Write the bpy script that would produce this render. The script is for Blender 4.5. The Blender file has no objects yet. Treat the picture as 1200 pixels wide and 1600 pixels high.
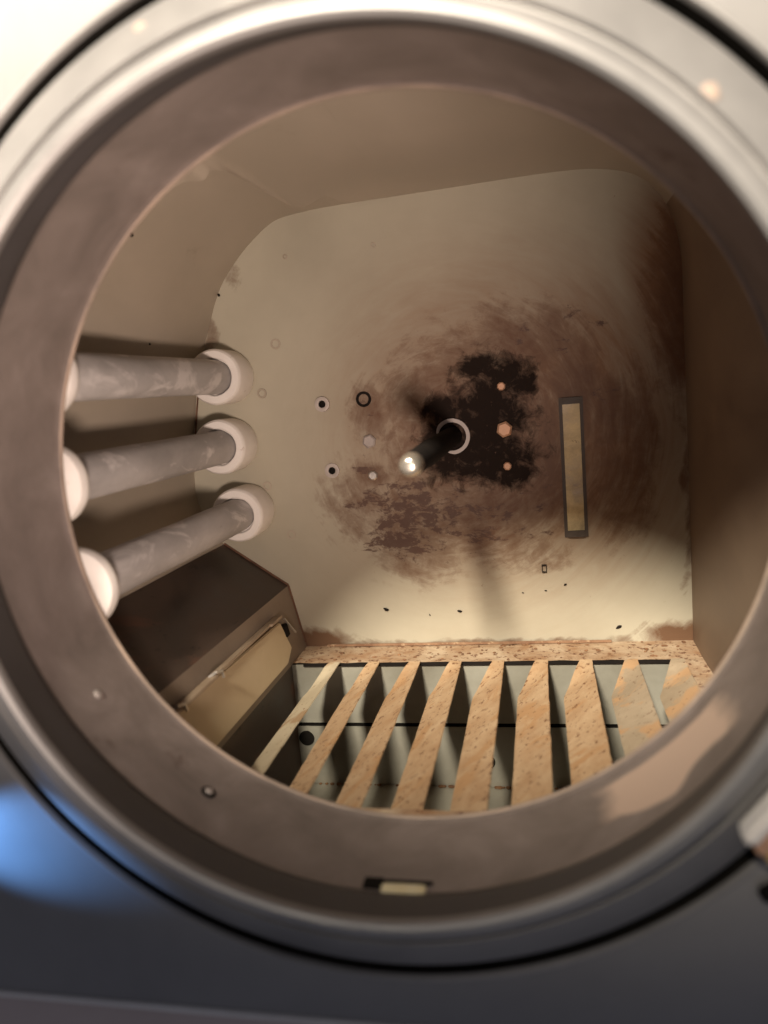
import bpy, bmesh, math, random
from mathutils import Vector, Matrix, noise
random.seed(7)
S = bpy.context.scene
C = bpy.data.collections.new('scene_objects'); S.collection.children.link(C)
H = 1.0                       # camera height above the (unseen) floor; all coordinates below are relative to the camera
R = math.radians
# ------------------------------------------------------------------ camera
cam = bpy.data.cameras.new('camera'); co = bpy.data.objects.new('camera', cam); C.objects.link(co)
M = Matrix(((0.97795, 0.05019, 0.20270), (0.19177, 0.16840, -0.96689), (-0.08267, 0.98444, 0.15506)))
co.matrix_world = Matrix.Translation((0, 0, H)) @ M.to_4x4()
cam.sensor_fit = 'HORIZONTAL'; cam.sensor_width = 36; cam.lens = 36
cam.clip_start = 0.01; cam.clip_end = 50
cam.dof.use_dof = True; cam.dof.focus_distance = 0.93; cam.dof.aperture_fstop = 3.8
S.camera = co
S.render.resolution_x = 768; S.render.resolution_y = 1024
S.view_settings.view_transform = 'Standard'; S.view_settings.look = 'None'
S.view_settings.exposure = 0; S.view_settings.gamma = 1
# ------------------------------------------------------------------ light
W = bpy.data.worlds.new('World'); S.world = W; W.use_nodes = True
bg = W.node_tree.nodes['Background']; bg.inputs[0].default_value = (0.78, 0.80, 0.98, 1); bg.inputs[1].default_value = 0.13

def spot(name, loc, aim, watts, size, blend, radius, col):
    l = bpy.data.lights.new(name, 'SPOT'); o = bpy.data.objects.new(name, l); C.objects.link(o)
    o.location = (loc[0], loc[1], loc[2] + H)
    d = Vector(aim) - Vector(loc)
    o.rotation_euler = d.to_track_quat('-Z', 'Y').to_euler()
    l.energy = watts; l.spot_size = R(size); l.spot_blend = blend; l.shadow_soft_size = radius; l.color = col
    return o
# ceiling lamp above and behind the photographer: lights the top of the front, the lower back wall and the slats
spot('ceiling_lamp', (-0.355, -1.2, 1.34), (-0.10, 0.42, 0.69), 590, 44, 0.22, 0.16, (1.0, 0.89, 0.73))
# added fill spot below the camera, no source seen: lights the inside and throws the shadows of the tubes upward
spot('fill_spot', (0.00, -0.02, -0.17), (-0.38, 0.95, 0.15), 24.0, 64, 1.0, 0.04, (1.0, 0.79, 0.67))
# extra spot added to overexpose the upper left corner of the front
spot('corner_fill_spot', (-0.55, -0.30, 0.70), (-0.46, 0.42, 0.36), 120, 34, 1.0, 0.05, (1.0, 0.88, 0.78))
# unseen blue spot, added to make a glow, grazing the front on the lower left
spot('blue_glow_spot', (-0.48, 0.350, -0.280), (-0.36, 0.42, -0.282), 4.2, 36, 1.0, 0.004, (0.16, 0.42, 1.0))

# ------------------------------------------------------------------ helpers
def V(x, y, z): return Vector((x, y, z + H))
ROOT = Vector((-0.106, 0.70, 0.0))

def empty(name, loc, label=None, cat=None):
    o = bpy.data.objects.new(name, None); C.objects.link(o); o.location = loc; o.empty_display_size = 0.05
    if label: o['label'] = label
    if cat: o['category'] = cat
    return o

def world_loc(o):
    v = Vector((0, 0, 0))
    while o: v += o.location; o = o.parent
    return v

def link(name, bm, mat, parent, origin=None, smooth=False):
    """bm in camera-relative coordinates; origin = camera-relative pivot"""
    org = V(*origin) if origin is not None else (world_loc(parent) if parent else Vector((0, 0, 0)))
    for v in bm.verts: v.co.z += H; v.co -= org
    me = bpy.data.meshes.new(name); bm.normal_update(); bm.to_mesh(me); bm.free()
    if smooth:
        for p in me.polygons: p.use_smooth = True
        try: me.set_sharp_from_angle(angle=R(40))
        except Exception: pass
    o = bpy.data.objects.new(name, me); C.objects.link(o)
    me.materials.append(mat)
    if parent:
        o.parent = parent; o.location = org - world_loc(parent)
    else: o.location = org
    return o

def box(bm, a, b, bev=0.0):
    vs = [bm.verts.new((x, y, z)) for x in (a[0], b[0]) for y in (a[1], b[1]) for z in (a[2], b[2])]
    fs = []
    for q in ((0, 1, 3, 2), (4, 6, 7, 5), (0, 4, 5, 1), (2, 3, 7, 6), (0, 2, 6, 4), (1, 5, 7, 3)):
        fs.append(bm.faces.new([vs[i] for i in q]))
    if bev:
        es = list({e for f in fs for e in f.edges})
        bmesh.ops.bevel(bm, geom=es, offset=bev, segments=2, affect='EDGES')
    return vs

def obox(bm, c, u, v, w, su, sv, sw, bev=0.0):
    """oriented box, centre c, axes u v w, half sizes"""
    c, u, v, w = map(Vector, (c, u, v, w)); u.normalize(); v.normalize(); w.normalize()
    vs = [bm.verts.new(c + u * a * su + v * b * sv + w * d * sw) for a in (-1, 1) for b in (-1, 1) for d in (-1, 1)]
    fs = [bm.faces.new([vs[i] for i in q]) for q in ((0, 1, 3, 2), (4, 6, 7, 5), (0, 4, 5, 1), (2, 3, 7, 6), (0, 2, 6, 4), (1, 5, 7, 3))]
    if bev: bmesh.ops.bevel(bm, geom=list({e for f in fs for e in f.edges}), offset=bev, segments=2, affect='EDGES')

def lathe(bm, prof, cx, cz, n=160, close=False, wob=0.0, sd=0.0):
    """prof: list of (Y, R) around the axis parallel to Y through (cx, cz)"""
    rings = []
    for y, r in prof:
        ring = []
        for i in range(n):
            a = 2 * math.pi * i / n
            k = wob * noise.noise(Vector((math.cos(a) * 2, math.sin(a) * 2, sd + y * 9))) if wob else 0
            ring.append(bm.verts.new((cx + (r + k) * math.cos(a), y + k * .5, cz + (r + k) * math.sin(a))))
        rings.append(ring)
    pr = list(zip(rings, rings[1:])) + ([(rings[-1], rings[0])] if close else [])
    for a, b in pr:
        for i in range(n):
            j = (i + 1) % n
            bm.faces.new((a[i], a[j], b[j], b[i]))
    return rings

def cap(bm, ring, flip=False):
    bm.faces.new(ring if not flip else ring[::-1])

# ------------------------------------------------------------------ materials
def mat(name): 
    m = bpy.data.materials.new(name); m.use_nodes = True
    nt = m.node_tree; return m, nt, nt.nodes['Principled BSDF']

def N(nt, t, **k):
    n = nt.nodes.new(t)
    for a, b in k.items(): setattr(n, a, b)
    return n

def noise_n(nt, scale, detail=6, rough=0.6, src=None, dist=0.0):
    n = N(nt, 'ShaderNodeTexNoise'); n.inputs['Scale'].default_value = scale
    n.inputs['Detail'].default_value = detail; n.inputs['Roughness'].default_value = rough
    n.inputs['Distortion'].default_value = dist
    if src: nt.links.new(src, n.inputs['Vector'])
    return n

def ramp(nt, src, stops):
    r = N(nt, 'ShaderNodeValToRGB'); nt.links.new(src, r.inputs[0])
    e = r.color_ramp.elements
    e[0].position, e[0].color = stops[0][0], (*stops[0][1], 1)
    e[1].position, e[1].color = stops[-1][0], (*stops[-1][1], 1)
    for p, c in stops[1:-1]:
        x = e.new(p); x.color = (*c, 1)
    return r

def mix(nt, fac, a, b):
    m = N(nt, 'ShaderNodeMix', data_type='RGBA')
    if hasattr(fac, 'links'): nt.links.new(fac, m.inputs[0])
    else: m.inputs[0].default_value = fac
    for s, i in ((a, 6), (b, 7)):
        if isinstance(s, tuple): m.inputs[i].default_value = (*s, 1)
        else: nt.links.new(s, m.inputs[i])
    return m.outputs[2]

def math_n(nt, op, a, b=None, clamp=False):
    m = N(nt, 'ShaderNodeMath', operation=op, use_clamp=clamp)
    for s, i in ((a, 0), (b, 1)):
        if s is None: continue
        if hasattr(s, 'links'): nt.links.new(s, m.inputs[i])
        else: m.inputs[i].default_value = s
    return m.outputs[0]

def world_pos(nt, scale=(1, 1, 1)):
    g = N(nt, 'ShaderNodeNewGeometry'); mp = N(nt, 'ShaderNodeMapping')
    mp.inputs['Scale'].default_value = scale
    nt.links.new(g.outputs['Position'], mp.inputs['Vector']); return mp.outputs[0]

def bump(nt, bsdf, h, strength=0.3, dist=0.002):
    b = N(nt, 'ShaderNodeBump'); b.inputs['Strength'].default_value = strength; b.inputs['Distance'].default_value = dist
    nt.links.new(h, b.inputs['Height']); nt.links.new(b.outputs[0], bsdf.inputs['Normal'])

BW = Matrix(((0, 0, 0),) * 3)
def mottled(name, c1, c2, scale=12, rough=(0.45, 0.65), metal=0.0, spot_col=None, spot_thr=0.66, spot_scale=60, bmp=0.25, stretch=(1, 1, 1), bdist=0.001, third=None):
    m, nt, b = mat(name)
    p = world_pos(nt, stretch)
    n = noise_n(nt, scale, 8, 0.62, p, 0.3)
    col = ramp(nt, n.outputs[0], [(0.34, c1), (0.66, c2)]).outputs[0]
    if third:
        n3 = noise_n(nt, third[1], 5, 0.6, p, 0.8)
        f = ramp(nt, n3.outputs[0], [(third[2], (0, 0, 0)), (third[2] + 0.07, (1, 1, 1))]).outputs[0]
        col = mix(nt, f, col, third[0])
    n2 = noise_n(nt, spot_scale, 6, 0.7, p)
    if spot_col:
        f = ramp(nt, n2.outputs[0], [(spot_thr, (0, 0, 0)), (spot_thr + 0.06, (1, 1, 1))]).outputs[0]
        col = mix(nt, f, col, spot_col)
    nt.links.new(col, b.inputs['Base Color'])
    rr = ramp(nt, n.outputs[0], [(0.3, (rough[0],) * 3), (0.7, (rough[1],) * 3)])
    nt.links.new(rr.outputs[0], b.inputs['Roughness'])
    b.inputs['Metallic'].default_value = metal
    bump(nt, b, n2.outputs[0], bmp, bdist)
    return m

m_panel = mottled('painted_steel_front', (0.22, 0.21, 0.205), (0.28, 0.268, 0.26), 5, (0.35, 0.5), 0.15, (0.40, 0.36, 0.33), 0.70, 30, 0.05)
m_ring = mottled('worn_aluminium_ring', (0.25, 0.24, 0.235), (0.34, 0.325, 0.315), 9, (0.40, 0.55), 0.35, (0.27, 0.20, 0.16), 0.70, 40, 0.12)
m_wall = mottled('greige_baked_enamel', (0.38, 0.325, 0.255), (0.46, 0.395, 0.315), 6, (0.35, 0.6), 0.0, (0.20, 0.14, 0.10), 0.72, 60, 0.15, (1, 0.6, 1), 0.0010, third=((0.35, 0.29, 0.22), 8, 0.66))
m_dark = mottled('sooty_brown_sheet', (0.035, 0.024, 0.019), (0.10, 0.066, 0.048), 9, (0.35, 0.7), 0.0, (0.02, 0.014, 0.011), 0.62, 50, 0.3, (1, 0.6, 1), third=((0.13, 0.060, 0.038), 7, 0.56))
m_tube = mottled('chalky_quartz_tube', (0.34, 0.325, 0.32), (0.54, 0.515, 0.505), 13, (0.55, 0.75), 0.0, (0.26, 0.23, 0.22), 0.66, 70, 0.25, (1, 0.55, 1), third=((0.64, 0.61, 0.60), 22, 0.54))
m_ceram = mottled('white_ceramic', (0.78, 0.73, 0.68), (0.86, 0.82, 0.77), 20, (0.6, 0.75), 0.0, (0.55, 0.46, 0.39), 0.66, 60, 0.15)
m_cream = mottled('cream_cover', (0.56, 0.45, 0.29), (0.64, 0.53, 0.36), 8, (0.5, 0.7), 0.0, (0.45, 0.33, 0.2), 0.70, 60, 0.08)
m_slat = mottled('rusty_tan_slat', (0.43, 0.265, 0.14), (0.55, 0.39, 0.235), 34, (0.75, 0.95), 0.0, (0.17, 0.075, 0.03), 0.575, 150, 0.7, (1, 1, 1), 0.002, third=((0.46, 0.27, 0.13), 20, 0.56))
m_floor = mottled('rusty_tan_rim', (0.33, 0.19, 0.10), (0.54, 0.42, 0.29), 26, (0.7, 0.9), 0.0, (0.15, 0.065, 0.03), 0.55, 115, 0.9, (1, 1, 1), 0.002)
m_duct = mottled('galvanised_duct', (0.27, 0.255, 0.205), (0.40, 0.385, 0.32), 9, (0.3, 0.5), 0.2, (0.25, 0.2, 0.13), 0.72, 60, 0.1)
m_blk = mottled('black_gap', (0.008, 0.007, 0.006), (0.014, 0.012, 0.01), 20, (0.7, 0.9))
m_soot = mottled('sooty_shaft', (0.012, 0.010, 0.009), (0.02, 0.016, 0.014), 20, (0.8, 0.95))
for q in (m_soot, m_blk): q.node_tree.nodes['Principled BSDF'].inputs['Specular IOR Level'].default_value = 0.08
m_steel = mottled('bare_steel', (0.5, 0.47, 0.43), (0.65, 0.61, 0.56), 60, (0.25, 0.4), 0.8)
m_polish = mottled('bright_shaft_end', (0.55, 0.50, 0.42), (0.66, 0.61, 0.52), 60, (0.18, 0.3), 0.85)
m_rust = mottled('rusty_bolt', (0.45, 0.24, 0.14), (0.62, 0.38, 0.25), 60, (0.45, 0.6), 0.3)
m_greyb = mottled('grey_bolt', (0.33, 0.29, 0.27), (0.42, 0.37, 0.34), 60, (0.45, 0.6), 0.3)

# collar: three worn layers; the pinkish patch is bare primer plus painted lamplight
m_collar, nt, b = mat('worn_brown_collar')
p = world_pos(nt)
n1 = noise_n(nt, 14, 8, 0.65, p, 0.5); n2 = noise_n(nt, 70, 5, 0.6, p)
base = ramp(nt, n1.outputs[0], [(0.33, (0.185, 0.155, 0.140)), (0.52, (0.245, 0.205, 0.187)), (0.70, (0.32, 0.27, 0.25))]).outputs[0]
n3 = noise_n(nt, 17, 6, 0.65, p, 0.4)
f3 = ramp(nt, n3.outputs[0], [(0.62, (0, 0, 0)), (0.70, (0.75, 0.75, 0.75))]).outputs[0]
base = mix(nt, f3, base, (0.13, 0.095, 0.08))
at = N(nt, 'ShaderNodeAttribute', attribute_name='wear_light')
w = math_n(nt, 'ADD', at.outputs['Fac'], math_n(nt, 'MULTIPLY', math_n(nt, 'SUBTRACT', noise_n(nt, 45, 5, 0.6, p).outputs[0], 0.5), 0.45))
fw = ramp(nt, w, [(0.34, (0, 0, 0)), (0.64, (1, 1, 1))]).outputs[0]
base = mix(nt, fw, base, (0.66, 0.50, 0.40))
nt.links.new(base, b.inputs['Base Color'])
b.inputs['Roughness'].default_value = 0.42; b.inputs['Metallic'].default_value = 0.2
bump(nt, b, n2.outputs[0], 0.15, 0.001)

# back wall: paint, brown rub marks round the shaft, black soot, painted shade at the upper right
m_back, nt, b = mat('stained_back_wall')
p = world_pos(nt)
n1 = noise_n(nt, 5, 6, 0.6, p)
col = ramp(nt, n1.outputs[0], [(0.35, (0.41, 0.38, 0.295)), (0.65, (0.49, 0.46, 0.36))]).outputs[0]
def attr(nm): return N(nt, 'ShaderNodeAttribute', attribute_name=nm).outputs['Fac']
pol = N(nt, 'ShaderNodeAttribute', attribute_name='polar').outputs['Vector']
pn = noise_n(nt, 1.0, 8, 0.68, pol, 0.6)                       # streaks that run round the shaft
fn = noise_n(nt, 55, 8, 0.72, p, 0.5)
sp = noise_n(nt, 120, 4, 0.7, p)
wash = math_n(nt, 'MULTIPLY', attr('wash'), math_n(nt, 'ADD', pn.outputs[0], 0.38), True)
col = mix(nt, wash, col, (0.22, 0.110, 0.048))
mx = math_n(nt, 'ADD', math_n(nt, 'MULTIPLY', pn.outputs[0], 0.55), math_n(nt, 'MULTIPLY', fn.outputs[0], 0.55))
br = math_n(nt, 'ADD', attr('brown'), math_n(nt, 'SUBTRACT', mx, 0.56))
br = math_n(nt, 'ADD', attr('brown'), math_n(nt, 'MULTIPLY', math_n(nt, 'MULTIPLY', math_n(nt, 'SUBTRACT', mx, 0.55), 2.1), math_n(nt, 'MULTIPLY', attr('brown'), 6.0, True)))
fb = ramp(nt, br, [(0.16, (0, 0, 0)), (0.50, (0.5,) * 3), (0.92, (0.92,) * 3)]).outputs[0]
col = mix(nt, fb, col, (0.118, 0.047, 0.016))
kn = noise_n(nt, 42, 9, 0.72, world_pos(nt, (0.8, 1, 1.4)), 0.35)
kf = math_n(nt, 'ADD', math_n(nt, 'MULTIPLY', attr('fleck'), 0.32), math_n(nt, 'SUBTRACT', kn.outputs[0], 0.315))
col = mix(nt, ramp(nt, kf, [(0.485, (0, 0, 0)), (0.545, (.85, .85, .85))]).outputs[0], col, (0.075, 0.030, 0.018))
ss = math_n(nt, 'ADD', attr('soot'), math_n(nt, 'MULTIPLY', math_n(nt, 'MULTIPLY', math_n(nt, 'SUBTRACT', fn.outputs[0], 0.5), 2.3), math_n(nt, 'MULTIPLY', attr('soot'), 6.0, True)))
fs = ramp(nt, ss, [(0.16, (0, 0, 0)), (0.42, (0.5,) * 3), (0.80, (0.97,) * 3)]).outputs[0]
col = mix(nt, fs, col, (0.014, 0.009, 0.007))
fsp = ramp(nt, math_n(nt, 'ADD', sp.outputs[0], math_n(nt, 'MULTIPLY', attr('wash'), 0.05)), [(0.70, (0, 0, 0)), (0.75, (1, 1, 1))]).outputs[0]
col = mix(nt, math_n(nt, 'MULTIPLY', fsp, 0.6), col, (0.17, 0.10, 0.07))
nt.links.new(col, b.inputs['Base Color'])
nt.links.new(math_n(nt, 'SUBTRACT', 0.45, math_n(nt, 'MULTIPLY', fs, 0.42)), b.inputs['Specular IOR Level'])
b.inputs['Roughness'].default_value = 0.55
bump(nt, b, math_n(nt, 'ADD', fn.outputs[0], n1.outputs[0]), 0.12, 0.001)

# ================================================================== THE MACHINE
root = empty('tumble_dryer', ROOT, 'open round-mouthed dryer, drum removed, with white-capped heater tubes and rusty slats inside', 'tumble dryer')
AX, AZ = -0.106, -0.064       # axis of mouth and shaft
YB = 0.95                     # back wall
ZF = -0.330                   # slatted floor

# front panel: flat sheet with a round hole
bm = bmesh.new(); n = 128
YP = 0.42
inner = [bm.verts.new((AX + 0.300 * math.cos(2 * math.pi * i / n), YP, AZ + 0.300 * math.sin(2 * math.pi * i / n))) for i in range(n)]
outer = []
X0, X1, Z0, Z1 = -0.62, 0.42, -0.397, 0.45
for i in range(n):
    c, s = math.cos(2 * math.pi * i / n), math.sin(2 * math.pi * i / n)
    t = min((X1 - AX) / c if c > 1e-6 else 9, (X0 - AX) / c if c < -1e-6 else 9, (Z1 - AZ) / s if s > 1e-6 else 9, (Z0 - AZ) / s if s < -1e-6 else 9)
    outer.append(bm.verts.new((AX + t * c, YP, AZ + t * s)))
for i in range(n):
    j = (i + 1) % n
    bm.faces.new((inner[i], outer[i], outer[j], inner[j]))
# returned edge round the hole and bottom fold
inb = [bm.verts.new((AX + 0.299 * math.cos(2 * math.pi * i / n), YP + 0.02, AZ + 0.299 * math.sin(2 * math.pi * i / n))) for i in range(n)]
for i in range(n):
    j = (i + 1) % n
    bm.faces.new((inner[j], inb[j], inb[i], inner[i]))
link('front_panel', bm, m_panel, root)
bm = bmesh.new()          # rounded bottom fold of the front panel
prof = [(YP, Z0), (YP + 0.001, Z0 - 0.0015), (YP + 0.004, Z0 - 0.003), (YP + 0.02, Z0 - 0.003)]
a = [[bm.verts.new((x, y, z)) for y, z in prof] for x in (X0, X1)]
for i in range(3): bm.faces.new((a[0][i], a[1][i], a[1][i + 1], a[0][i + 1]))
link('panel_fold', bm, m_ring, root, smooth=True)
bm = bmesh.new(); box(bm, (X0, YP - 0.003, Z0 - 0.0050), (X1, YP + 0.004, Z0 - 0.0015), 0.0012)
link('highlight_strip', bm, m_ceram, root)  # pale strip added as the highlight along the lower panel's top edge
bm = bmesh.new(); box(bm, (X0, YP + 0.002, -0.99), (X1, YP + 0.02, Z0 - 0.005), 0.002)
link('kick_panel', bm, mottled('kick_panel_paint', (0.52, 0.42, 0.38), (0.60, 0.50, 0.46), 5, (0.35, 0.5), 0.1), root)

bm = bmesh.new()
box(bm, (X0, YP + .002, Z1 - .002), (X1, 1.05, Z1)); box(bm, (X0 - .002, YP + .002, -0.99), (X0, 1.05, Z1)); box(bm, (X1, YP + .002, -0.99), (X1 + .002, 1.05, Z1))
box(bm, (X0, 1.05, -0.99), (X1, 1.052, Z1)); box(bm, (X0, YP + .022, -1.0), (X1, 1.05, -0.992))
link('casing_shell', bm, m_panel, root)
# door ring
bm = bmesh.new()
lathe(bm, [(0.446, 0.2915), (0.4215, 0.2915), (0.4185, 0.2895), (0.4050, 0.2660), (0.4035, 0.2640), (0.4065, 0.2625),
           (0.4065, 0.2605), (0.4010, 0.2590), (0.3975, 0.2560), (0.3950, 0.2520), (0.3945, 0.2480), (0.3965, 0.2455), (0.4000, 0.2450), (0.4030, 0.2460)], AX, AZ, 200, wob=0.0008, sd=1)
ring = link('door_ring', bm, m_ring, root, smooth=True)
# black gap behind the ring and the panel
bm = bmesh.new(); lathe(bm, [(0.4225, 0.2988), (0.4300, 0.2985), (0.4365, 0.2985), (0.4365, 0.2905), (0.4395, 0.2905), (0.4395, 0.3000), (0.4225, 0.3000)], AX, AZ, 128, True)
link('ring_seal', bm, m_blk, root)
bm = bmesh.new(); lathe(bm, [(0.4225, 0.2990), (0.4200, 0.2992), (0.4186, 0.3003), (0.4186, 0.3015), (0.4198, 0.3028)], AX, AZ, 160)
link('panel_bead', bm, m_ring, root, smooth=True)
# dark inner lip
m_lip = mottled('dark_inner_lip', (0.045, 0.041, 0.042), (0.075, 0.068, 0.070), 8, (0.55, 0.7), 0.0)
bm = bmesh.new(); lathe(bm, [(0.4032, 0.2462), (0.410, 0.2490), (0.425, 0.2530), (0.438, 0.2575), (0.447, 0.2615), (0.450, 0.2640)], AX, AZ, 200)
link('inner_lip', bm, m_lip, root, smooth=True)
# collar between the lip and the chamber
bm = bmesh.new()
prof = [(0.4485, 0.2620), (0.450, 0.2622)]
prof += [(0.450 + 0.004 * i, 0.2625 + 0.00006 * i) for i in range(1, 22)]
prof += [(0.5365, 0.2632), (0.5385, 0.2624), (0.5395, 0.2630), (0.5395, 0.2650), (0.538, 0.268), (0.52, 0.2685), (0.46, 0.2685)]
lathe(bm, prof, AX, AZ, 280, wob=0.0010, sd=4)
collar = link('collar', bm, m_collar, root, smooth=True)
m_edge = mottled('highlight_edge', (0.24, 0.19, 0.155), (0.42, 0.32, 0.25), 18, (0.45, 0.6), 0.1)  # lighter tone paints in the highlight along the collar's rear lip
bm = bmesh.new(); lathe(bm, [(0.5375, 0.2640), (0.5372, 0.2624), (0.5382, 0.2614), (0.5400, 0.2612), (0.5412, 0.2624), (0.5412, 0.2650)], AX, AZ, 240, wob=0.0010, sd=4)
link('rolled_edge', bm, m_edge, collar, smooth=True)
me = collar.data; at = me.attributes.new('wear_light', 'FLOAT', 'POINT')
off = collar.location + collar.parent.location
for i, v in enumerate(me.vertices):
    w_ = v.co + off; th = math.degrees(math.atan2(w_.z - H - AZ, w_.x - AX)); y = w_.y
    a_ = 1 - abs(th + 47) / 18.0                 # lower right sector
    edge = 0.470 - 0.006 * math.sin(th * 0.35) - 0.008 * noise.noise(Vector((th * .22, 3, 1)))
    b_ = (y - edge) / 0.010
    c_ = (0.520 - y) / 0.014
    at.data[i].value = max(0.0, min(1.0, min(a_ * 1.3, b_ + .5, c_ + .5)))

def ang(th, r, y): return (AX + r * math.cos(R(th)), y, AZ + r * math.sin(R(th)))
def rivet(th, y, r, mt, hgt=0.0025, name='rivet'):
    bm = bmesh.new(); c = Vector(ang(th, 0.2625, y)); nrm = Vector((-math.cos(R(th)), 0, -math.sin(R(th))))
    t1 = Vector((0, 1, 0)); t2 = nrm.cross(t1)
    rings = []
    for k in range(5):
        a_ = k / 4 * math.pi / 2
        rr, hh = r * math.cos(a_), hgt * math.sin(a_)
        if k == 4: rings.append([bm.verts.new(c + nrm * hh)]); continue
        rings.append([bm.verts.new(c + nrm * hh + (t1 * math.cos(q) + t2 * math.sin(q)) * rr) for q in [j * math.pi / 8 for j in range(16)]])
    for A, B in zip(rings, rings[1:]):
        for j in range(16):
            k = (j + 1) % 16
            bm.faces.new((A[j], A[k], B[k], B[j]) if len(B) > 1 else (A[j], A[k], B[0]))
    return link(name, bm, mt, collar, origin=tuple(c), smooth=True)
rivet(-124, 0.490, 0.0058, m_soot, 0.0012, 'rivet_recess'); rivet(-124, 0.4905, 0.0038, m_greyb)
rivet(-148, 0.486, 0.0040, m_greyb, 0.002)
# catch: dark notch with a cream tongue at the bottom of the collar
bm = bmesh.new(); box(bm, (-0.131, 0.4505, -0.3275), (-0.118, 0.4620, -0.3245), 0.0006)
link('catch_notch', bm, m_blk, collar)
bm = bmesh.new(); box(bm, (-0.118, 0.4480, -0.3285), (-0.088, 0.4560, -0.3238), 0.0012)
link('catch_tongue', bm, mottled('bright_tongue', (0.80, 0.68, 0.42), (0.86, 0.76, 0.52), 60, (.3, .5)), collar)
bm = bmesh.new(); box(bm, (-0.1175, 0.4570, -0.3285), (-0.084, 0.4595, -0.3238), 0.0006)
link('catch_edge', bm, m_soot, collar)

# rust spots on the ring
def spot_on_ring(c, r, mt):
    bm = bmesh.new(); bmesh.ops.create_icosphere(bm, subdivisions=3, radius=r)
    for v in bm.verts:
        v.co *= 1 + 0.3 * noise.noise(v.co * 300); v.co.y *= 0.25; v.co += Vector(c)
    return link('rust_spot', bm, mt, ring, origin=c, smooth=True)
m_spot = mottled('ring_rust_spot', (0.34, 0.25, 0.20), (0.46, 0.34, 0.27), 60, (.5, .7))
spot_on_ring((0.0855, 0.4062, 0.1235), 0.0045, m_spot)
spot_on_ring((-0.196, 0.4135, 0.1990), 0.0045, m_spot)

# hinge at the lower right edge of the ring
hp = empty('hinge', (0, 0, 0)); hp.parent = root; hp.location = V(0.115, 0.40, -0.25) - ROOT
u = Vector((0.62, 0, 0.78)); v_ = Vector((0.78, 0, -0.62)); w_ = Vector((0, 1, 0))
bm = bmesh.new(); obox(bm, (0.1106, 0.396, -0.2255), u, v_, w_, 0.026, 0.0040, 0.008, 0.0025)
link('hinge_arm', bm, m_ceram, hp, smooth=True)
bm = bmesh.new(); obox(bm, (0.1170, 0.400, -0.2330), u, v_, w_, 0.026, 0.0035, 0.007, 0.001)
link('hinge_leaf', bm, m_rust, hp)
bm = bmesh.new(); obox(bm, (0.1230, 0.402, -0.2400), u, v_, w_, 0.026, 0.0035, 0.007, 0.002)
link('hinge_pin', bm, mottled('brass_pin', (0.75, 0.5, 0.18), (0.8, 0.6, 0.3), 30, (0.3, 0.4), 0.5), hp)
bm = bmesh.new(); obox(bm, (0.128, 0.4165, -0.282), (0.86, 0, 0.5), (0.5, 0, -0.86), w_, 0.024, 0.006, 0.0020, 0.002)
link('hinge_shadow', bm, m_blk, hp)  # black slab standing in for the shadow beneath the hinge

# ---------------- chamber
PROF = [(-0.320, ZF - 0.001), (-0.338, -0.245), (-0.422, -0.185), (-0.452, -0.13), (-0.449, -0.06), (-0.441, -0.012), (-0.428, 0.045), (-0.41, 0.092), (-0.388, 0.143),
        (-0.36, 0.178), (-0.332, 0.202), (-0.305, 0.218), (-0.270, 0.2235), (-0.223, 0.226), (-0.10, 0.228), (0.028, 0.230), (0.085, 0.226), (0.125, 0.212), (0.152, 0.180), (0.166, 0.13), (0.168, 0.05), (0.170, -0.171), (0.171, ZF - 0.001)]
YF = 0.545
def wall_strip(name, i0, i1, mt, smooth=True, dent=0.0, thick=0.0015, parent=None):
    bm = bmesh.new(); ys = [YF + (YB + .003 - YF) * k / 40 for k in range(41)]
    pts = []
    for i in range(i0, i1):
        a_, b_ = PROF[i], PROF[i + 1]; m_ = 6
        if smooth:
            p0 = PROF[max(2, i - 1)]; p3 = PROF[min(len(PROF) - 1, i + 2)]
            for k in range(m_):
                t = k / m_
                pts.append(tuple(0.5 * (2 * a_[c] + (b_[c] - p0[c]) * t + (2 * p0[c] - 5 * a_[c] + 4 * b_[c] - p3[c]) * t * t + (3 * a_[c] - p0[c] - 3 * b_[c] + p3[c]) * t ** 3) for c in (0, 1)))
        else:
            for k in range(m_): pts.append((a_[0] + (b_[0] - a_[0]) * k / m_, a_[1] + (b_[1] - a_[1]) * k / m_))
    pts.append(PROF[i1])
    rows = []
    for (x, z) in pts:
        rr = Vector((x - AX, 0, z - AZ)).normalized()
        row = []
        for y in ys:
            d = dent * noise.noise(Vector((x * 9, y * 7, z * 9)))
            e = max(0, min(1, (YB - y) / 0.04))
            row.append(bm.verts.new(Vector((x, y, z)) + rr * d * e))
        rows.append(row)
    for A, B in zip(rows, rows[1:]):
        for k in range(40): bm.faces.new((A[k], A[k + 1], B[k + 1], B[k]))
    o = link(name, bm, mt, parent or root, smooth=smooth)
    return o
chamber = empty('chamber', (0, 0, 0)); chamber.parent = root; chamber.location = V(AX, 0.70, AZ) - ROOT
wall_strip('lower_side_panel', 0, 1, mottled('brown_side_sheet', (0.20, 0.155, 0.12), (0.27, 0.215, 0.165), 10, (0.5, 0.7)), False, parent=chamber)
wall_strip('sooty_panel', 1, 2, m_dark, False, parent=chamber)
wall_strip('side_wall', 2, 9, m_wall, dent=0.004, parent=chamber)
wall_strip('ceiling', 9, 18, m_wall, dent=0.004, parent=chamber)
m_right = mottled('brown_shaded_enamel', (0.16, 0.105, 0.072), (0.27, 0.195, 0.135), 6, (0.45, 0.65), 0.0, (0.12, 0.07, 0.05), 0.72, 60, 0.12, (1, 0.5, 1))  # right wall's shade put into a darker brown enamel
wall_strip('side_wall', 18, 22, m_right, dent=0.003, parent=chamber)
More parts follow.
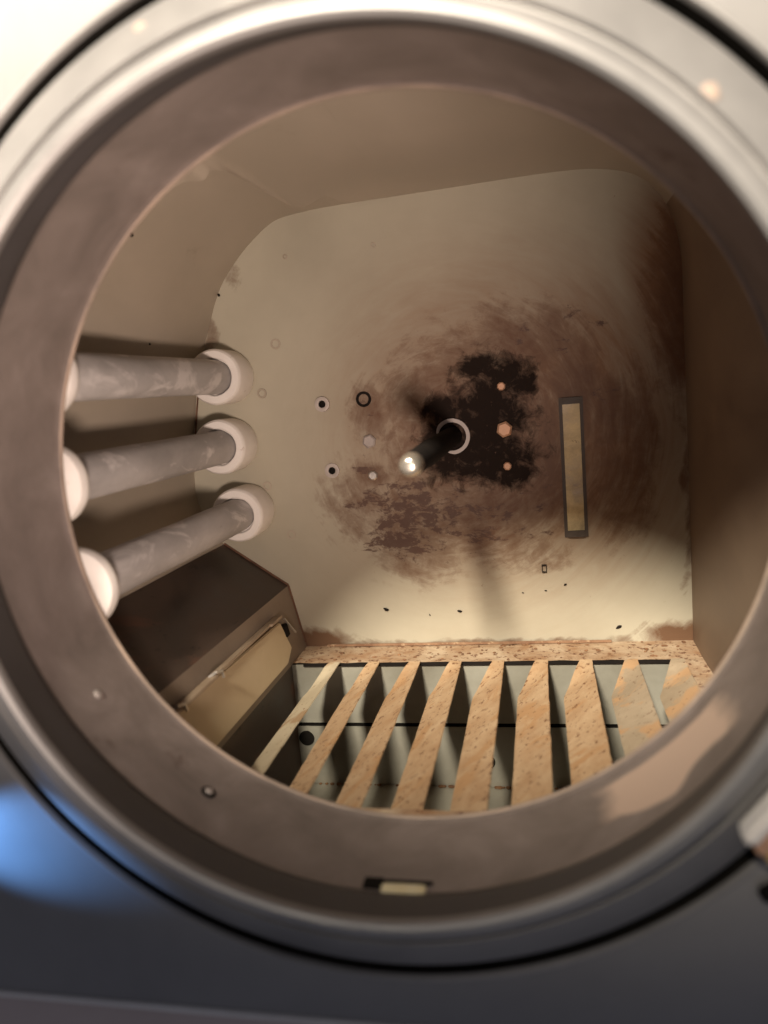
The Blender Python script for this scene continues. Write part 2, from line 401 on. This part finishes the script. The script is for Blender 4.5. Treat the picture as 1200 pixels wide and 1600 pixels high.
# inside of the front wall, round the mouth
bm = bmesh.new(); n = 96
A = [bm.verts.new((AX + 0.268 * math.cos(2 * math.pi * i / n), 0.5415, AZ + 0.268 * math.sin(2 * math.pi * i / n))) for i in range(n)]
B = [bm.verts.new((AX + 0.50 * math.cos(2 * math.pi * i / n), 0.5415, AZ + 0.50 * math.sin(2 * math.pi * i / n))) for i in range(n)]
for i in range(n): bm.faces.new((A[i], B[i], B[(i + 1) % n], A[(i + 1) % n]))
link('front_wall', bm, m_wall, chamber)

# overlapping, dented sheet under the ceiling corner
def prof_pt(q):
    i = min(len(PROF) - 2, int(q)); t = q - i
    a_, b_ = PROF[i], PROF[i + 1]; p0 = PROF[max(2, i - 1)]; p3 = PROF[min(len(PROF) - 1, i + 2)]
    return tuple(0.5 * (2 * a_[c] + (b_[c] - p0[c]) * t + (2 * p0[c] - 5 * a_[c] + 4 * b_[c] - p3[c]) * t * t + (3 * a_[c] - p0[c] - 3 * b_[c] + p3[c]) * t ** 3) for c in (0, 1))
EDGE = [(8.0, .600), (8.8, .690), (9.87, .692), (10.9, .703), (11.5, .700), (11.75, .726), (11.95, .823), (12.1, .875), (12.4, .889), (12.75, .886), (13.0, .884), (13.12, .935), (13.3, .945), (13.6, .9475)]
bm = bmesh.new(); rows = []; ns = 90
for i in range(ns + 1):
    q = 8.0 + 5.6 * i / ns
    for (q0, y0), (q1, y1) in zip(EDGE, EDGE[1:]):
        if q0 <= q <= q1 + 1e-9: yb = y0 + (y1 - y0) * (q - q0) / (q1 - q0); break
    win = math.sin(math.pi * min(1, max(0, (i + 1) / (ns + 2)))) ** 1.3
    hump = 0.35 + 0.65 * math.exp(-((q - 12.6) / 0.5) ** 2) + 0.5 * math.exp(-((q - 11.2) / 0.4) ** 2)
    x, z = prof_pt(q); out = Vector((x - AX, 0, z - AZ)).normalized(); row = []
    for k in range(25):
        t = k / 24; yy = yb + (0.546 - yb) * t
        d = 0.004 * noise.noise(Vector((x * 9, yy * 7, z * 9))) * max(0, min(1, (YB - yy) / 0.04))
        lift = (0.020 * hump * math.exp(-t * 4.5) + 0.003) * win - 0.0005
        row.append(bm.verts.new(Vector((x, yy, z)) + out * (d - lift)))
    rows.append(row)
for A, B in zip(rows, rows[1:]):
    for k in range(24): bm.faces.new((A[k], A[k + 1], B[k + 1], B[k]))
bm.normal_update()
bmesh.ops.solidify(bm, geom=bm.faces[:], thickness=0.0005)
sh = link('overlapping_sheet', bm, m_wall, chamber, smooth=True)

# ---------------- back wall
black = [(-0.107, -0.069, 0.039, 0.039), (-0.058, -0.041, 0.046, 0.058), (-0.04, 0.004, 0.03, 0.027), (-0.073, -0.095, 0.062, 0.027), (-0.013, 0.002, 0.013, 0.021), (-0.116, -0.028, 0.027, 0.018), (-0.035, -0.113, 0.023, 0.02), (-0.074, 0.018, 0.023, 0.013)]
brown = [(-0.026, 0.041, 0.044, 0.045, .8), (0.019, 0.044, 0.036, 0.037, .7), (0.046, -0.011, 0.029, 0.045, .8), (0.088, -0.044, 0.033, 0.042, .7), (-0.061, -0.159, 0.07, 0.049, .8), (0.004, -0.107, 0.037, 0.064, .9), (0.089, -0.136, 0.026, 0.07, .5), (-0.168, -0.179, 0.057, 0.059, .62), (-0.231, -0.134, 0.05, 0.05, .5), (-0.209, -0.021, 0.021, 0.032, .8), (-0.208, -0.106, 0.023, 0.015, .9), (-0.075, -0.050, 0.100, 0.095, .95), (-0.155, -0.221, 0.05, 0.026, .6), (0.116, -0.091, 0.021, 0.093, .55), (-0.025, -0.218, 0.054, 0.02, .5),
         (-0.315, -0.322, 0.05, 0.017, 1.3), (0.160, -0.322, 0.04, 0.018, 1.2), (-0.10, -0.332, 0.25, 0.007, .7), (-0.449, -0.0, 0.006, 0.02, .9), (-0.41, 0.092, .008, .03, .7), (-0.37, .165, .012, .02, .6), (0.168, -0.15, .006, .1, .6), (0.175, 0.07, .040, .10, .85)]  # last blob: shade of the upper right corner, painted brown
fleck = [(-0.165, -0.165, .095, .065, 1.15), (-0.09, -0.175, .10, .05, .9), (-0.21, -0.10, .045, .05, .8), (-0.22, -0.02, .03, .03, .8), (0.03, 0.05, .08, .05, .8), (0.08, -0.02, .04, .05, .8), (0.0, -0.15, .06, .05, .8)]
wash = [(-0.045, -0.060, 0.190, 0.190, .95), (0.035, -0.060, 0.134, 0.167, 1.15), (0.172, 0.09, .065, .12, 1.3)]  # last entry paints the soft shade at the upper right
def blob(L, x, z, pw=2.2):
    v = 0.0
    for e in L:
        d = math.hypot((x - e[0]) / e[2], (z - e[1]) / e[3]); a_ = e[4] if len(e) > 4 else 1
        v = max(v, a_ * (1 / (1 + math.exp((d - 1) * 4.2))))
    return v
bm = bmesh.new(); nx, nz = 330, 300; bx0, bx1, bz0, bz1 = -0.475, 0.185, -0.338, 0.245
gv = [[bm.verts.new((bx0 + (bx1 - bx0) * i / nx, YB + 0.0016 * noise.noise(Vector((i / 60, j / 60, 3))), bz0 + (bz1 - bz0) * j / nz)) for j in range(nz + 1)] for i in range(nx + 1)]
for i in range(nx):
    for j in range(nz): bm.faces.new((gv[i][j], gv[i + 1][j], gv[i + 1][j + 1], gv[i][j + 1]))
bwall = link('back_wall', bm, m_back, chamber, smooth=True)
me = bwall.data
a1 = me.attributes.new('soot', 'FLOAT', 'POINT'); a2 = me.attributes.new('brown', 'FLOAT', 'POINT'); a3 = me.attributes.new('wash', 'FLOAT', 'POINT'); a5 = me.attributes.new('fleck', 'FLOAT', 'POINT'); a4 = me.attributes.new('polar', 'FLOAT_VECTOR', 'POINT')
off = world_loc(bwall)
a1, a2, a3, a4, a5 = (me.attributes[q] for q in ('soot', 'brown', 'wash', 'polar', 'fleck'))
for i, v in enumerate(me.vertices):
    x, z = v.co.x + off.x, v.co.z + off.z - H
    nx_ = noise.noise(Vector((x * 28, 0, z * 28))) * 0.010 + noise.noise(Vector((x * 90, 5, z * 90))) * 0.004
    nz_ = noise.noise(Vector((x * 28, 9, z * 28))) * 0.010 + noise.noise(Vector((x * 90, 7, z * 90))) * 0.004
    a1.data[i].value = blob(black, x + nx_, z + nz_)
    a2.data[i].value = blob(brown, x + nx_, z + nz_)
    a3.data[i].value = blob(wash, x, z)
    a5.data[i].value = blob(fleck, x, z)
    r = math.hypot(x - AX, z - AZ); th = math.atan2(z - AZ, x - AX)
    a4.data[i].vector = (r * 75, 3.2 * math.cos(th), 3.2 * math.sin(th))

def disc(bm, c, r, h, n=24, bevel=0.25):
    """round or hexagonal head facing the camera (towards -Y)"""
    rings = [[bm.verts.new((c[0] + rr * math.cos(2 * math.pi * i / n + .3), yy, c[2] + rr * math.sin(2 * math.pi * i / n + .3))) for i in range(n)]
             for rr, yy in ((r, c[1]), (r, c[1] - h * (1 - bevel)), (r * (1 - bevel), c[1] - h))]
    for A, B in zip(rings, rings[1:]):
        for i in range(n): bm.faces.new((A[i], A[(i + 1) % n], B[(i + 1) % n], B[i]))
    bm.faces.new(rings[-1])
def head(name, x, z, r, h, mt, n=6, lab=None):
    bm = bmesh.new(); disc(bm, (x, YB, z), r, h, n)
    o = link(name, bm, mt, bwall, origin=(x, YB, z), smooth=(n > 8))
    if lab: o['label'] = lab
    return o
def washer(name, x, z, ro, ri, h, mt):
    bm = bmesh.new(); lathe(bm, [(YB, ro), (YB - h, ro * 0.97), (YB - h * 1.1, (ro + ri) / 2), (YB - h, ri * 1.05), (YB, ri)], x, z, 28)
    return link(name, bm, mt, bwall, origin=(x, YB, z), smooth=True)
m_ins = mottled('pale_insert', (0.42, 0.37, 0.33), (0.52, 0.46, 0.42), 60, (0.4, 0.6), 0.2)
head('hex_bolt', -0.042, -0.006, 0.0052, 0.004, m_rust, 8)
head('hex_bolt', -0.041, -0.058, 0.0100, 0.006, m_rust, 6)
head('hex_bolt', -0.040, -0.103, 0.0052, 0.004, m_rust, 8)
head('hex_bolt', -0.210, -0.061, 0.0092, 0.005, m_greyb, 6)
head('screw', -0.209, -0.1045, 0.0062, 0.004, m_steel, 8)
for (x, z) in ((-0.267, -0.010), (-0.262, -0.095)):
    washer('threaded_insert', x, z, 0.0098, 0.0045, 0.003, m_ins)
    bm = bmesh.new(); disc(bm, (x, YB + .0005, z), 0.0044, 0.0022, 20, 0.1); link('hole', bm, m_blk, bwall, origin=(x, YB, z))
washer('threaded_insert', -0.213, -0.008, 0.0098, 0.0064, 0.0025, m_soot)
for (x, z, r) in ((-0.346, 0.010, .0065), (-0.352, -0.110, .0062), (-0.326, -0.176, .0060), (-0.321, 0.070, .0068), (-0.297, 0.174, .003), (-0.185, 0.175, .003)):
    washer('pressed_dimple', x, z, r, r * 0.6, 0.0010, m_wall)
for (x, z, r) in ((-0.449, 0.055, .0), ):
    pass
m_seam = mottled('rust_line', (0.10, 0.045, 0.025), (0.20, 0.10, 0.06), 60, (.7, .9))
for A, B, r_ in (((-0.338, -0.245), (-0.422, -0.185), .0011), ((-0.322, -0.324), (-0.338, -0.245), .0009), ((-0.449, -0.06), (-0.428, 0.045), .0008)):
    bm = bmesh.new(); A = Vector((A[0] + .001, YB - .001, A[1] + .001)); B = Vector((B[0] + .001, YB - .001, B[1] + .001))
    obox(bm, (A + B) / 2, B - A, (0, 1, 0), (B - A).cross(Vector((0, 1, 0))), (B - A).length / 2, .0012, r_, .0004)
    link('rust_line', bm, m_seam, bwall)
# small stamped rectangle and flecks of dirt
bm = bmesh.new()
for a_, b_ in (((-0.0052, .0), (-0.0044, .0095)), ((0.0000, .0), (0.0008, .0095)), ((-0.0044, .0), (0.0, .0008)), ((-0.0044, .0087), (0.0, .0095))):
    box(bm, (0.000 + a_[0], YB - 0.0030, -0.238 + a_[1]), (0.000 + b_[0], YB - .0005, -0.238 + b_[1]))
link('stamped_mark', bm, m_soot, bwall)
for (x, z, s, t) in ((-0.207, -0.281, .0038, .4), (0.022, -0.255, .0022, -.6), (-0.111, -0.286, .003, .1), (-0.002, -0.262, .0016, 0), (0.084, -0.311, .0034, -.5), (-0.03, -0.264, .0014, .3),
                     (-0.446, 0.052, .0018, 0), (-0.15, -0.29, .0015, 1)):
    bm = bmesh.new(); bmesh.ops.create_icosphere(bm, subdivisions=2, radius=s)
    for v in bm.verts: 
        v.co *= 1 + .5 * noise.noise(v.co * 400 + Vector((x * 90, 0, 0))); v.co.y *= .35; v.co.z *= .5
        v.co.rotate(Matrix.Rotation(t, 3, 'Y')); v.co += Vector((x, YB - .001, z))
    link('dirt_fleck', bm, m_soot, bwall, origin=(x, YB, z))

# vertical vent slot: dark frame, recessed cream strip
bm = bmesh.new()
sl = (0.0245, 0.0525, -0.195, -0.0255)
t_ = 0.0040
box(bm, (sl[0], YB - .0018, sl[2]), (sl[0] + t_, YB + .001, sl[3])); box(bm, (sl[1] - t_, YB - .0018, sl[2]), (sl[1], YB + .001, sl[3]))
box(bm, (sl[0] + t_, YB - .004, sl[2]), (sl[1] - t_, YB + .001, sl[2] + .008)); box(bm, (sl[0] + t_, YB - .004, sl[3] - .008), (sl[1] - t_, YB + .001, sl[3]))
fr = link('slot_frame', bm, mottled('dark_slot_frame', (0.05, 0.035, 0.025), (0.09, 0.065, 0.05), 40, (0.5, .7)), bwall)
bm = bmesh.new()
g = 34
rows = []
for k in range(g + 1):
    z = sl[2] + .008 + (sl[3] - sl[2] - .016) * k / g
    rows.append([bm.verts.new((x, YB - 0.0018 + 0.0022 * noise.noise(Vector((x * 30, 2, z * 55))) , z)) for x in (sl[0] + t_, sl[0] + .010, sl[0] + .018, sl[1] - t_)])
for A, B in zip(rows, rows[1:]):
    for k in range(3): bm.faces.new((A[k], A[k + 1], B[k + 1], B[k]))
link('slot_strip', bm, mottled('yellowed_strip', (0.20, 0.13, 0.06), (0.66, 0.52, 0.28), 30, (0.3, .6), 0.1, (0.2, .12, .06), .62, 60), bwall, smooth=True)

# ---------------- shaft
bm = bmesh.new()
rg = lathe(bm, [(YB, 0.0120), (0.72, 0.0118), (0.640, 0.0104), (0.632, 0.0100)], AX + .001, AZ + .002, 40)
shaft = link('shaft', bm, m_soot, root, origin=(AX, YB, AZ), smooth=True)
bm = bmesh.new()
rg = lathe(bm, [(0.632, 0.0102), (0.622, 0.0098), (0.6165, 0.0085), (0.614, 0.0060), (0.6135, 0.003)], AX + .001, AZ + .002, 40)
bm.faces.new(rg[-1])
link('shaft_end', bm, m_polish, shaft, smooth=True)
bm = bmesh.new()
r_in, r_out = 0.0175, 0.0220; n = 40; a0, a1_ = R(-112), R(165); pv = []
for i in range(n + 1):
    a_ = a0 + (a1_ - a0) * i / n; c, s = math.cos(a_), math.sin(a_)
    taper = min(1, i / 4, (n - i) / 4) * .5 + .5
    ro = r_in + (r_out - r_in) * taper
    pv.append([bm.verts.new((AX + .001 + r * c, y, AZ + .002 + r * s)) for r, y in ((r_in, YB), (r_in, YB - .006), (ro, YB - .006), (ro, YB))])
for A, B in zip(pv, pv[1:]):
    for k in range(3): bm.faces.new((A[k], B[k], B[k + 1], A[k + 1]))
bm.faces.new(pv[0]); bm.faces.new(pv[-1])
link('retaining_ring', bm, m_greyb, shaft, smooth=True)

# ---------------- heater tubes
def make_tube(x, z, first):
    t = empty('heater_tube', (0, 0, 0)); t.parent = root; t.location = V(x, YB, z) - ROOT
    bm = bmesh.new(); lathe(bm, [(0.56 + k * .0105, 0.0208) for k in range(35)], x, z, 48, wob=0.0009, sd=x * 7 + z * 50)
    link('tube_sleeve', bm, m_tube, t, smooth=True)
    for (y0, y1) in ((YB, 0.896), (0.543, 0.5600)):
        s = 1 if y1 > y0 else -1
        bm = bmesh.new()
        rg = lathe(bm, ([(y0, 0.004), (y0 + .0006, 0.020)] if s > 0 else []) + [(y0, 0.0300) if s < 0 else (y0 + .002, 0.0285), (y0 + s * .004, 0.0330), (y0 + s * .007, 0.0338), (y1 - s * .006, 0.0343), (y1 - s * .002, 0.0335), (y1, 0.0315), (y1, 0.0238), (y1 - s * .0012, 0.0226), (y1 - s * .007, 0.0222), (y1 - s * .007, 0.0195)], x, z, 56, wob=0.0006, sd=z * 30)
        if s > 0: bm.faces.new(rg[0])
        link('ceramic_cap', bm, m_ceram, t, smooth=True)
    return t
make_tube(-0.386, 0.034, True)
make_tube(-0.3905, -0.052, False)
make_tube(-0.377, -0.139, False)

# ---------------- slatted floor
XS = [-0.2575 + 0.0508 * k for k in range(8)]
YS0, YS1 = 0.556, 0.886
bm = bmesh.new()
def sheet(bm, x0, y0, x1, y1, z, t=0.0015):
    box(bm, (x0, y0, z - t), (x1, y1, z))
nb = 90
def rim(bm, x0, y0, x1, y1):
    nxx = max(2, int((x1 - x0) / .006)); nyy = max(2, int((y1 - y0) / .006))
    g_ = [[bm.verts.new((x0 + (x1 - x0) * i / nxx, y0 + (y1 - y0) * j / nyy, ZF + 0.0008 * noise.noise(Vector((i * .3 + x0 * 50, j * .3, 0))))) for j in range(nyy + 1)] for i in range(nxx + 1)]
    for i in range(nxx):
        for j in range(nyy): bm.faces.new((g_[i][j], g_[i + 1][j], g_[i + 1][j + 1], g_[i][j + 1]))
rim(bm, -0.322, YS1, 0.173, YB + .002); rim(bm, 0.1490, 0.543, 0.173, YS1); rim(bm, -0.322, 0.543, 0.149, YS0)
plate = link('floor_plate', bm, m_floor, root, smooth=True)
bm = bmesh.new(); box(bm, (-0.29, YB - .006, ZF + .0005), (0.075, YB - .0015, ZF + .0035), 0.0008)
link('seam_strip', bm, mottled('rust_seam', (0.20, 0.10, 0.055), (0.36, 0.22, 0.13), 60, (.7, .9), spot_col=(0.5, .35, .22), spot_thr=.55, spot_scale=90, bmp=.6), plate)
# fold at the back edge of the slots
bm = bmesh.new(); box(bm, (-0.306, YS1 - .0005, ZF - .0045), (0.148, YS1 + .0012, ZF - .0008)); link('slot_edge', bm, m_soot, plate)

def slat(k, xr, full=True):
    ys = [0.886, 0.880, 0.874, 0.866, 0.858, 0.850, 0.842, 0.832, 0.820] + [0.80 - 0.0122 * i for i in range(21)]
    bm = bmesh.new(); top = []
    for y in ys:
        t = max(0, min(1, (0.886 - y) / 0.055)); e = t * t * (3 - 2 * t); e2 = 0.75 * t + 0.25 * e
        wd = 0.0137 + (0.0345 - 0.0137) * e2; dr = 0.0235 * e
        row = []
        for i in range(7):
            q = i / 6
            jx = 0.0007 * noise.noise(Vector((y * 160, k * 7.3 + q * 9, 2))) * (1 if q in (0, 1) else 0)
            zz = ZF - dr * q + 0.0007 * noise.noise(Vector((y * 45, q * 3 + k * 3, k * 5)))
            row.append(bm.verts.new((xr - wd * q + jx, y, zz)))
        top.append(row)
    for A, B in zip(top, top[1:]):
        for i in range(6): bm.faces.new((A[i], A[i + 1], B[i + 1], B[i]))
    bmesh.ops.recalc_face_normals(bm, faces=bm.faces[:]); bm.normal_update()
    bmesh.ops.solidify(bm, geom=bm.faces[:], thickness=0.0012)
    return link('slat', bm, m_slat, plate, origin=(xr, 0.72, ZF), smooth=True)
for k, xr in enumerate(XS + [0.149]): slat(k, xr)
# crumbs of rust lying on slats are part of their surface; loose flakes
m_paleslat = mottled('pale_tan_slat', (0.48, 0.40, 0.27), (0.56, 0.48, 0.34), 12, (0.6, 0.8), 0.0, (0.22, 0.12, 0.06), 0.60, 130, 0.5, (0.9, 1.2, 1), 0.0012, third=((0.40, 0.27, 0.155), 14, 0.58))
m_greyslat = mottled('grey_tan_slat', (0.33, 0.255, 0.17), (0.44, 0.35, 0.245), 14, (0.65, 0.85), 0.0, (0.16, 0.085, 0.045), 0.60, 140, 0.7, (1, 1, 1), 0.0015, third=((0.48, 0.30, 0.16), 17, 0.52))
sl_ = [o for o in C.objects if o.name.startswith('slat')]
for o in sl_:
    if o.name == 'slat': o.data.materials[0] = m_paleslat
    if o.name in ('slat.007', 'slat.008'): o.data.materials[0] = m_greyslat

# ---------------- duct under the slats
duct = empty('lower_duct', (0, 0, 0)); duct.parent = root; duct.location = V(AX, 0.9, -0.5) - ROOT
bm = bmesh.new(); box(bm, (-0.322, 0.8885, -0.4105), (0.175, 0.890, ZF - .003)); link('duct_back_upper', bm, m_duct, duct)
bm = bmesh.new(); box(bm, (-0.322, 0.8850, -0.4920), (0.175, 0.887, -0.4145)); link('duct_back_lower', bm, m_duct, duct)
bm = bmesh.new(); box(bm, (-0.33, 0.892, -0.43), (0.18, 0.895, -0.40)); link('duct_gap', bm, m_blk, duct)
bm = bmesh.new(); box(bm, (-0.322, 0.53, -0.496), (0.175, 0.904, -0.4925)); link('duct_floor', bm, m_duct, duct)
bm = bmesh.new(); box(bm, (-0.325, 0.53, -0.503), (-0.322, 0.906, ZF - .003)); link('duct_side', bm, m_dark, duct)
bm = bmesh.new(); box(bm, (0.175, 0.53, -0.503), (0.178, 0.906, ZF - .003)); link('duct_side', bm, m_duct, duct)
bm = bmesh.new(); box(bm, (-0.325, 0.527, -0.503), (0.178, 0.53, ZF - .003)); link('duct_front', bm, m_duct, duct)
for (x, z, r) in ((-0.082, -0.459, 0.0093), (-0.311, -0.430, 0.010)):
    bm = bmesh.new(); disc(bm, (x, 0.885, z), r, 0.001, 24, 0.1); link('duct_hole', bm, m_blk, duct, origin=(x, .885, z))
bm = bmesh.new()
for k in range(60):
    x = random.uniform(-0.30, 0.14); r = random.uniform(.001, .0045)
    t0 = len(bm.verts)
    vs = bmesh.ops.create_icosphere(bm, subdivisions=1, radius=r)['verts']
    for v in vs: v.co.z *= .35; v.co += Vector((x, 0.883, -0.4915))
link('rust_crumbs', bm, mottled('rust_crumb', (0.10, 0.05, 0.025), (0.25, 0.13, 0.06), 60, (.8, .9)), duct)

# ---------------- cream cover along the lower left side
cov = empty('side_cover', (0, 0, 0)); cov.parent = root; cov.location = V(-0.325, 0.75, -0.30) - ROOT
bm = bmesh.new()
up = Vector((-0.018, 0, 0.085)).normalized(); inn = Vector((0.085, 0, 0.018)).normalized(); yy = Vector((0, 1, 0))
def pt(y, h, d): return Vector((-0.320, y, ZF)) + up * h + inn * d
P = [pt(0.560, 0.008, .006), pt(0.860, 0.008, .006), pt(0.886, 0.020, .006), pt(0.874, 0.058, .006), pt(0.560, 0.066, .006)]
Q = [p_ - inn * 0.006 for p_ in P]
a_ = [bm.verts.new(p_) for p_ in P]; b_ = [bm.verts.new(p_) for p_ in Q]
bm.faces.new(a_); bm.faces.new(b_[::-1])
for i in range(5): bm.faces.new((a_[i], b_[i], b_[(i + 1) % 5], a_[(i + 1) % 5]))
bmesh.ops.recalc_face_normals(bm, faces=bm.faces[:])
bmesh.ops.bevel(bm, geom=bm.edges[:], offset=0.0012, segments=2, affect='EDGES')
link('cover_plate', bm, m_cream, cov)
bm = bmesh.new()
for (y0, y1, d) in ((0.556, 0.675, .012), (0.675, 0.835, .009), (0.835, 0.872, .012)):
    cc = pt((y0 + y1) / 2, 0.0655, d / 2)
    obox(bm, cc, yy, up, inn, (y1 - y0) / 2 - .0003, .0016, d / 2, .0005)
link('cover_rim', bm, mottled('brown_rim', (0.30, 0.22, 0.15), (0.40, 0.31, 0.22), 30, (.45, .6)), cov)
for (y, h, L_) in ((0.678, .067, .006), (0.595, .068, .006)):
    bm = bmesh.new(); c = pt(y, h, .010)
    pts = [c + yy * (-.006) - inn * .006, c + yy * (-.005) + inn * .002 + up * .003, c + yy * .003 + inn * .004 + up * .001, c + yy * .005 + inn * .003 - up * .006]
    for A, B in zip(pts, pts[1:]): obox(bm, (A + B) / 2, B - A, inn.cross(B - A) if (B - A).normalized().cross(inn).length > .1 else up, (B - A).cross(inn.cross(B - A)), (B - A).length / 2 + .0008, .0014, .0014, .0005)
    link('clip', bm, m_steel, cov)
bm = bmesh.new(); A = pt(0.880, .060, .010); B = pt(0.902, .034, .010)
obox(bm, (A + B) / 2, B - A, inn, (B - A).cross(inn), (B - A).length / 2, .0012, .0012, .0004)
link('clip', bm, m_steel, cov)
bm = bmesh.new(); obox(bm, pt(0.884, .044, .004), yy, up, inn, .006, .008, .004, .001); link('clip_recess', bm, m_soot, cov)

# small dark pits on the side wall
for q, y, r_ in ((8.65, .70, .0022), (7.9, .946, .0018), (4.3, .94, .0016), (6.6, .80, .0013)):
    x, z = prof_pt(q); bm = bmesh.new(); bmesh.ops.create_icosphere(bm, subdivisions=2, radius=r_)
    for v in bm.verts: v.co *= 1 + .5 * noise.noise(v.co * 500); v.co += Vector((x, y, z)) * 1.0 + Vector((AX - x, 0, AZ - z)).normalized() * .003
    link('dirt_fleck', bm, m_soot, chamber, origin=(x, y, z))
# loose rust flakes lying on the slats and the rear ledge
bm = bmesh.new(); random.seed(3)
for k in range(170):
    if k < 95: x = random.uniform(-.315, .168); y = random.uniform(.889, .947); z = ZF + .0008
    else:
        j = random.randrange(9); q = random.random(); xr = (XS + [0.149])[j]; y = random.uniform(.60, .82)
        x = xr - .0345 * q; z = ZF - .0235 * q + .0009
    r_ = random.uniform(.0005, .0021) * (1.4 if k < 95 else .8)
    vs = bmesh.ops.create_icosphere(bm, subdivisions=1, radius=r_)['verts']
    rot = Matrix.Rotation(random.uniform(0, 6), 3, 'Z')
    for v in vs: v.co.x *= random.uniform(.8, 1.8); v.co.z *= .35; v.co.rotate(rot); v.co += Vector((x, y, z))
fl = link('rust_flakes', bm, mottled('loose_rust', (0.12, 0.055, 0.025), (0.34, 0.18, 0.09), 120, (.8, .95)), None, origin=(-.07, .9, ZF))
fl['kind'] = 'stuff'; fl['label'] = 'loose brown rust flakes scattered over the tan floor slats and rear ledge'; fl['category'] = 'rust flakes'
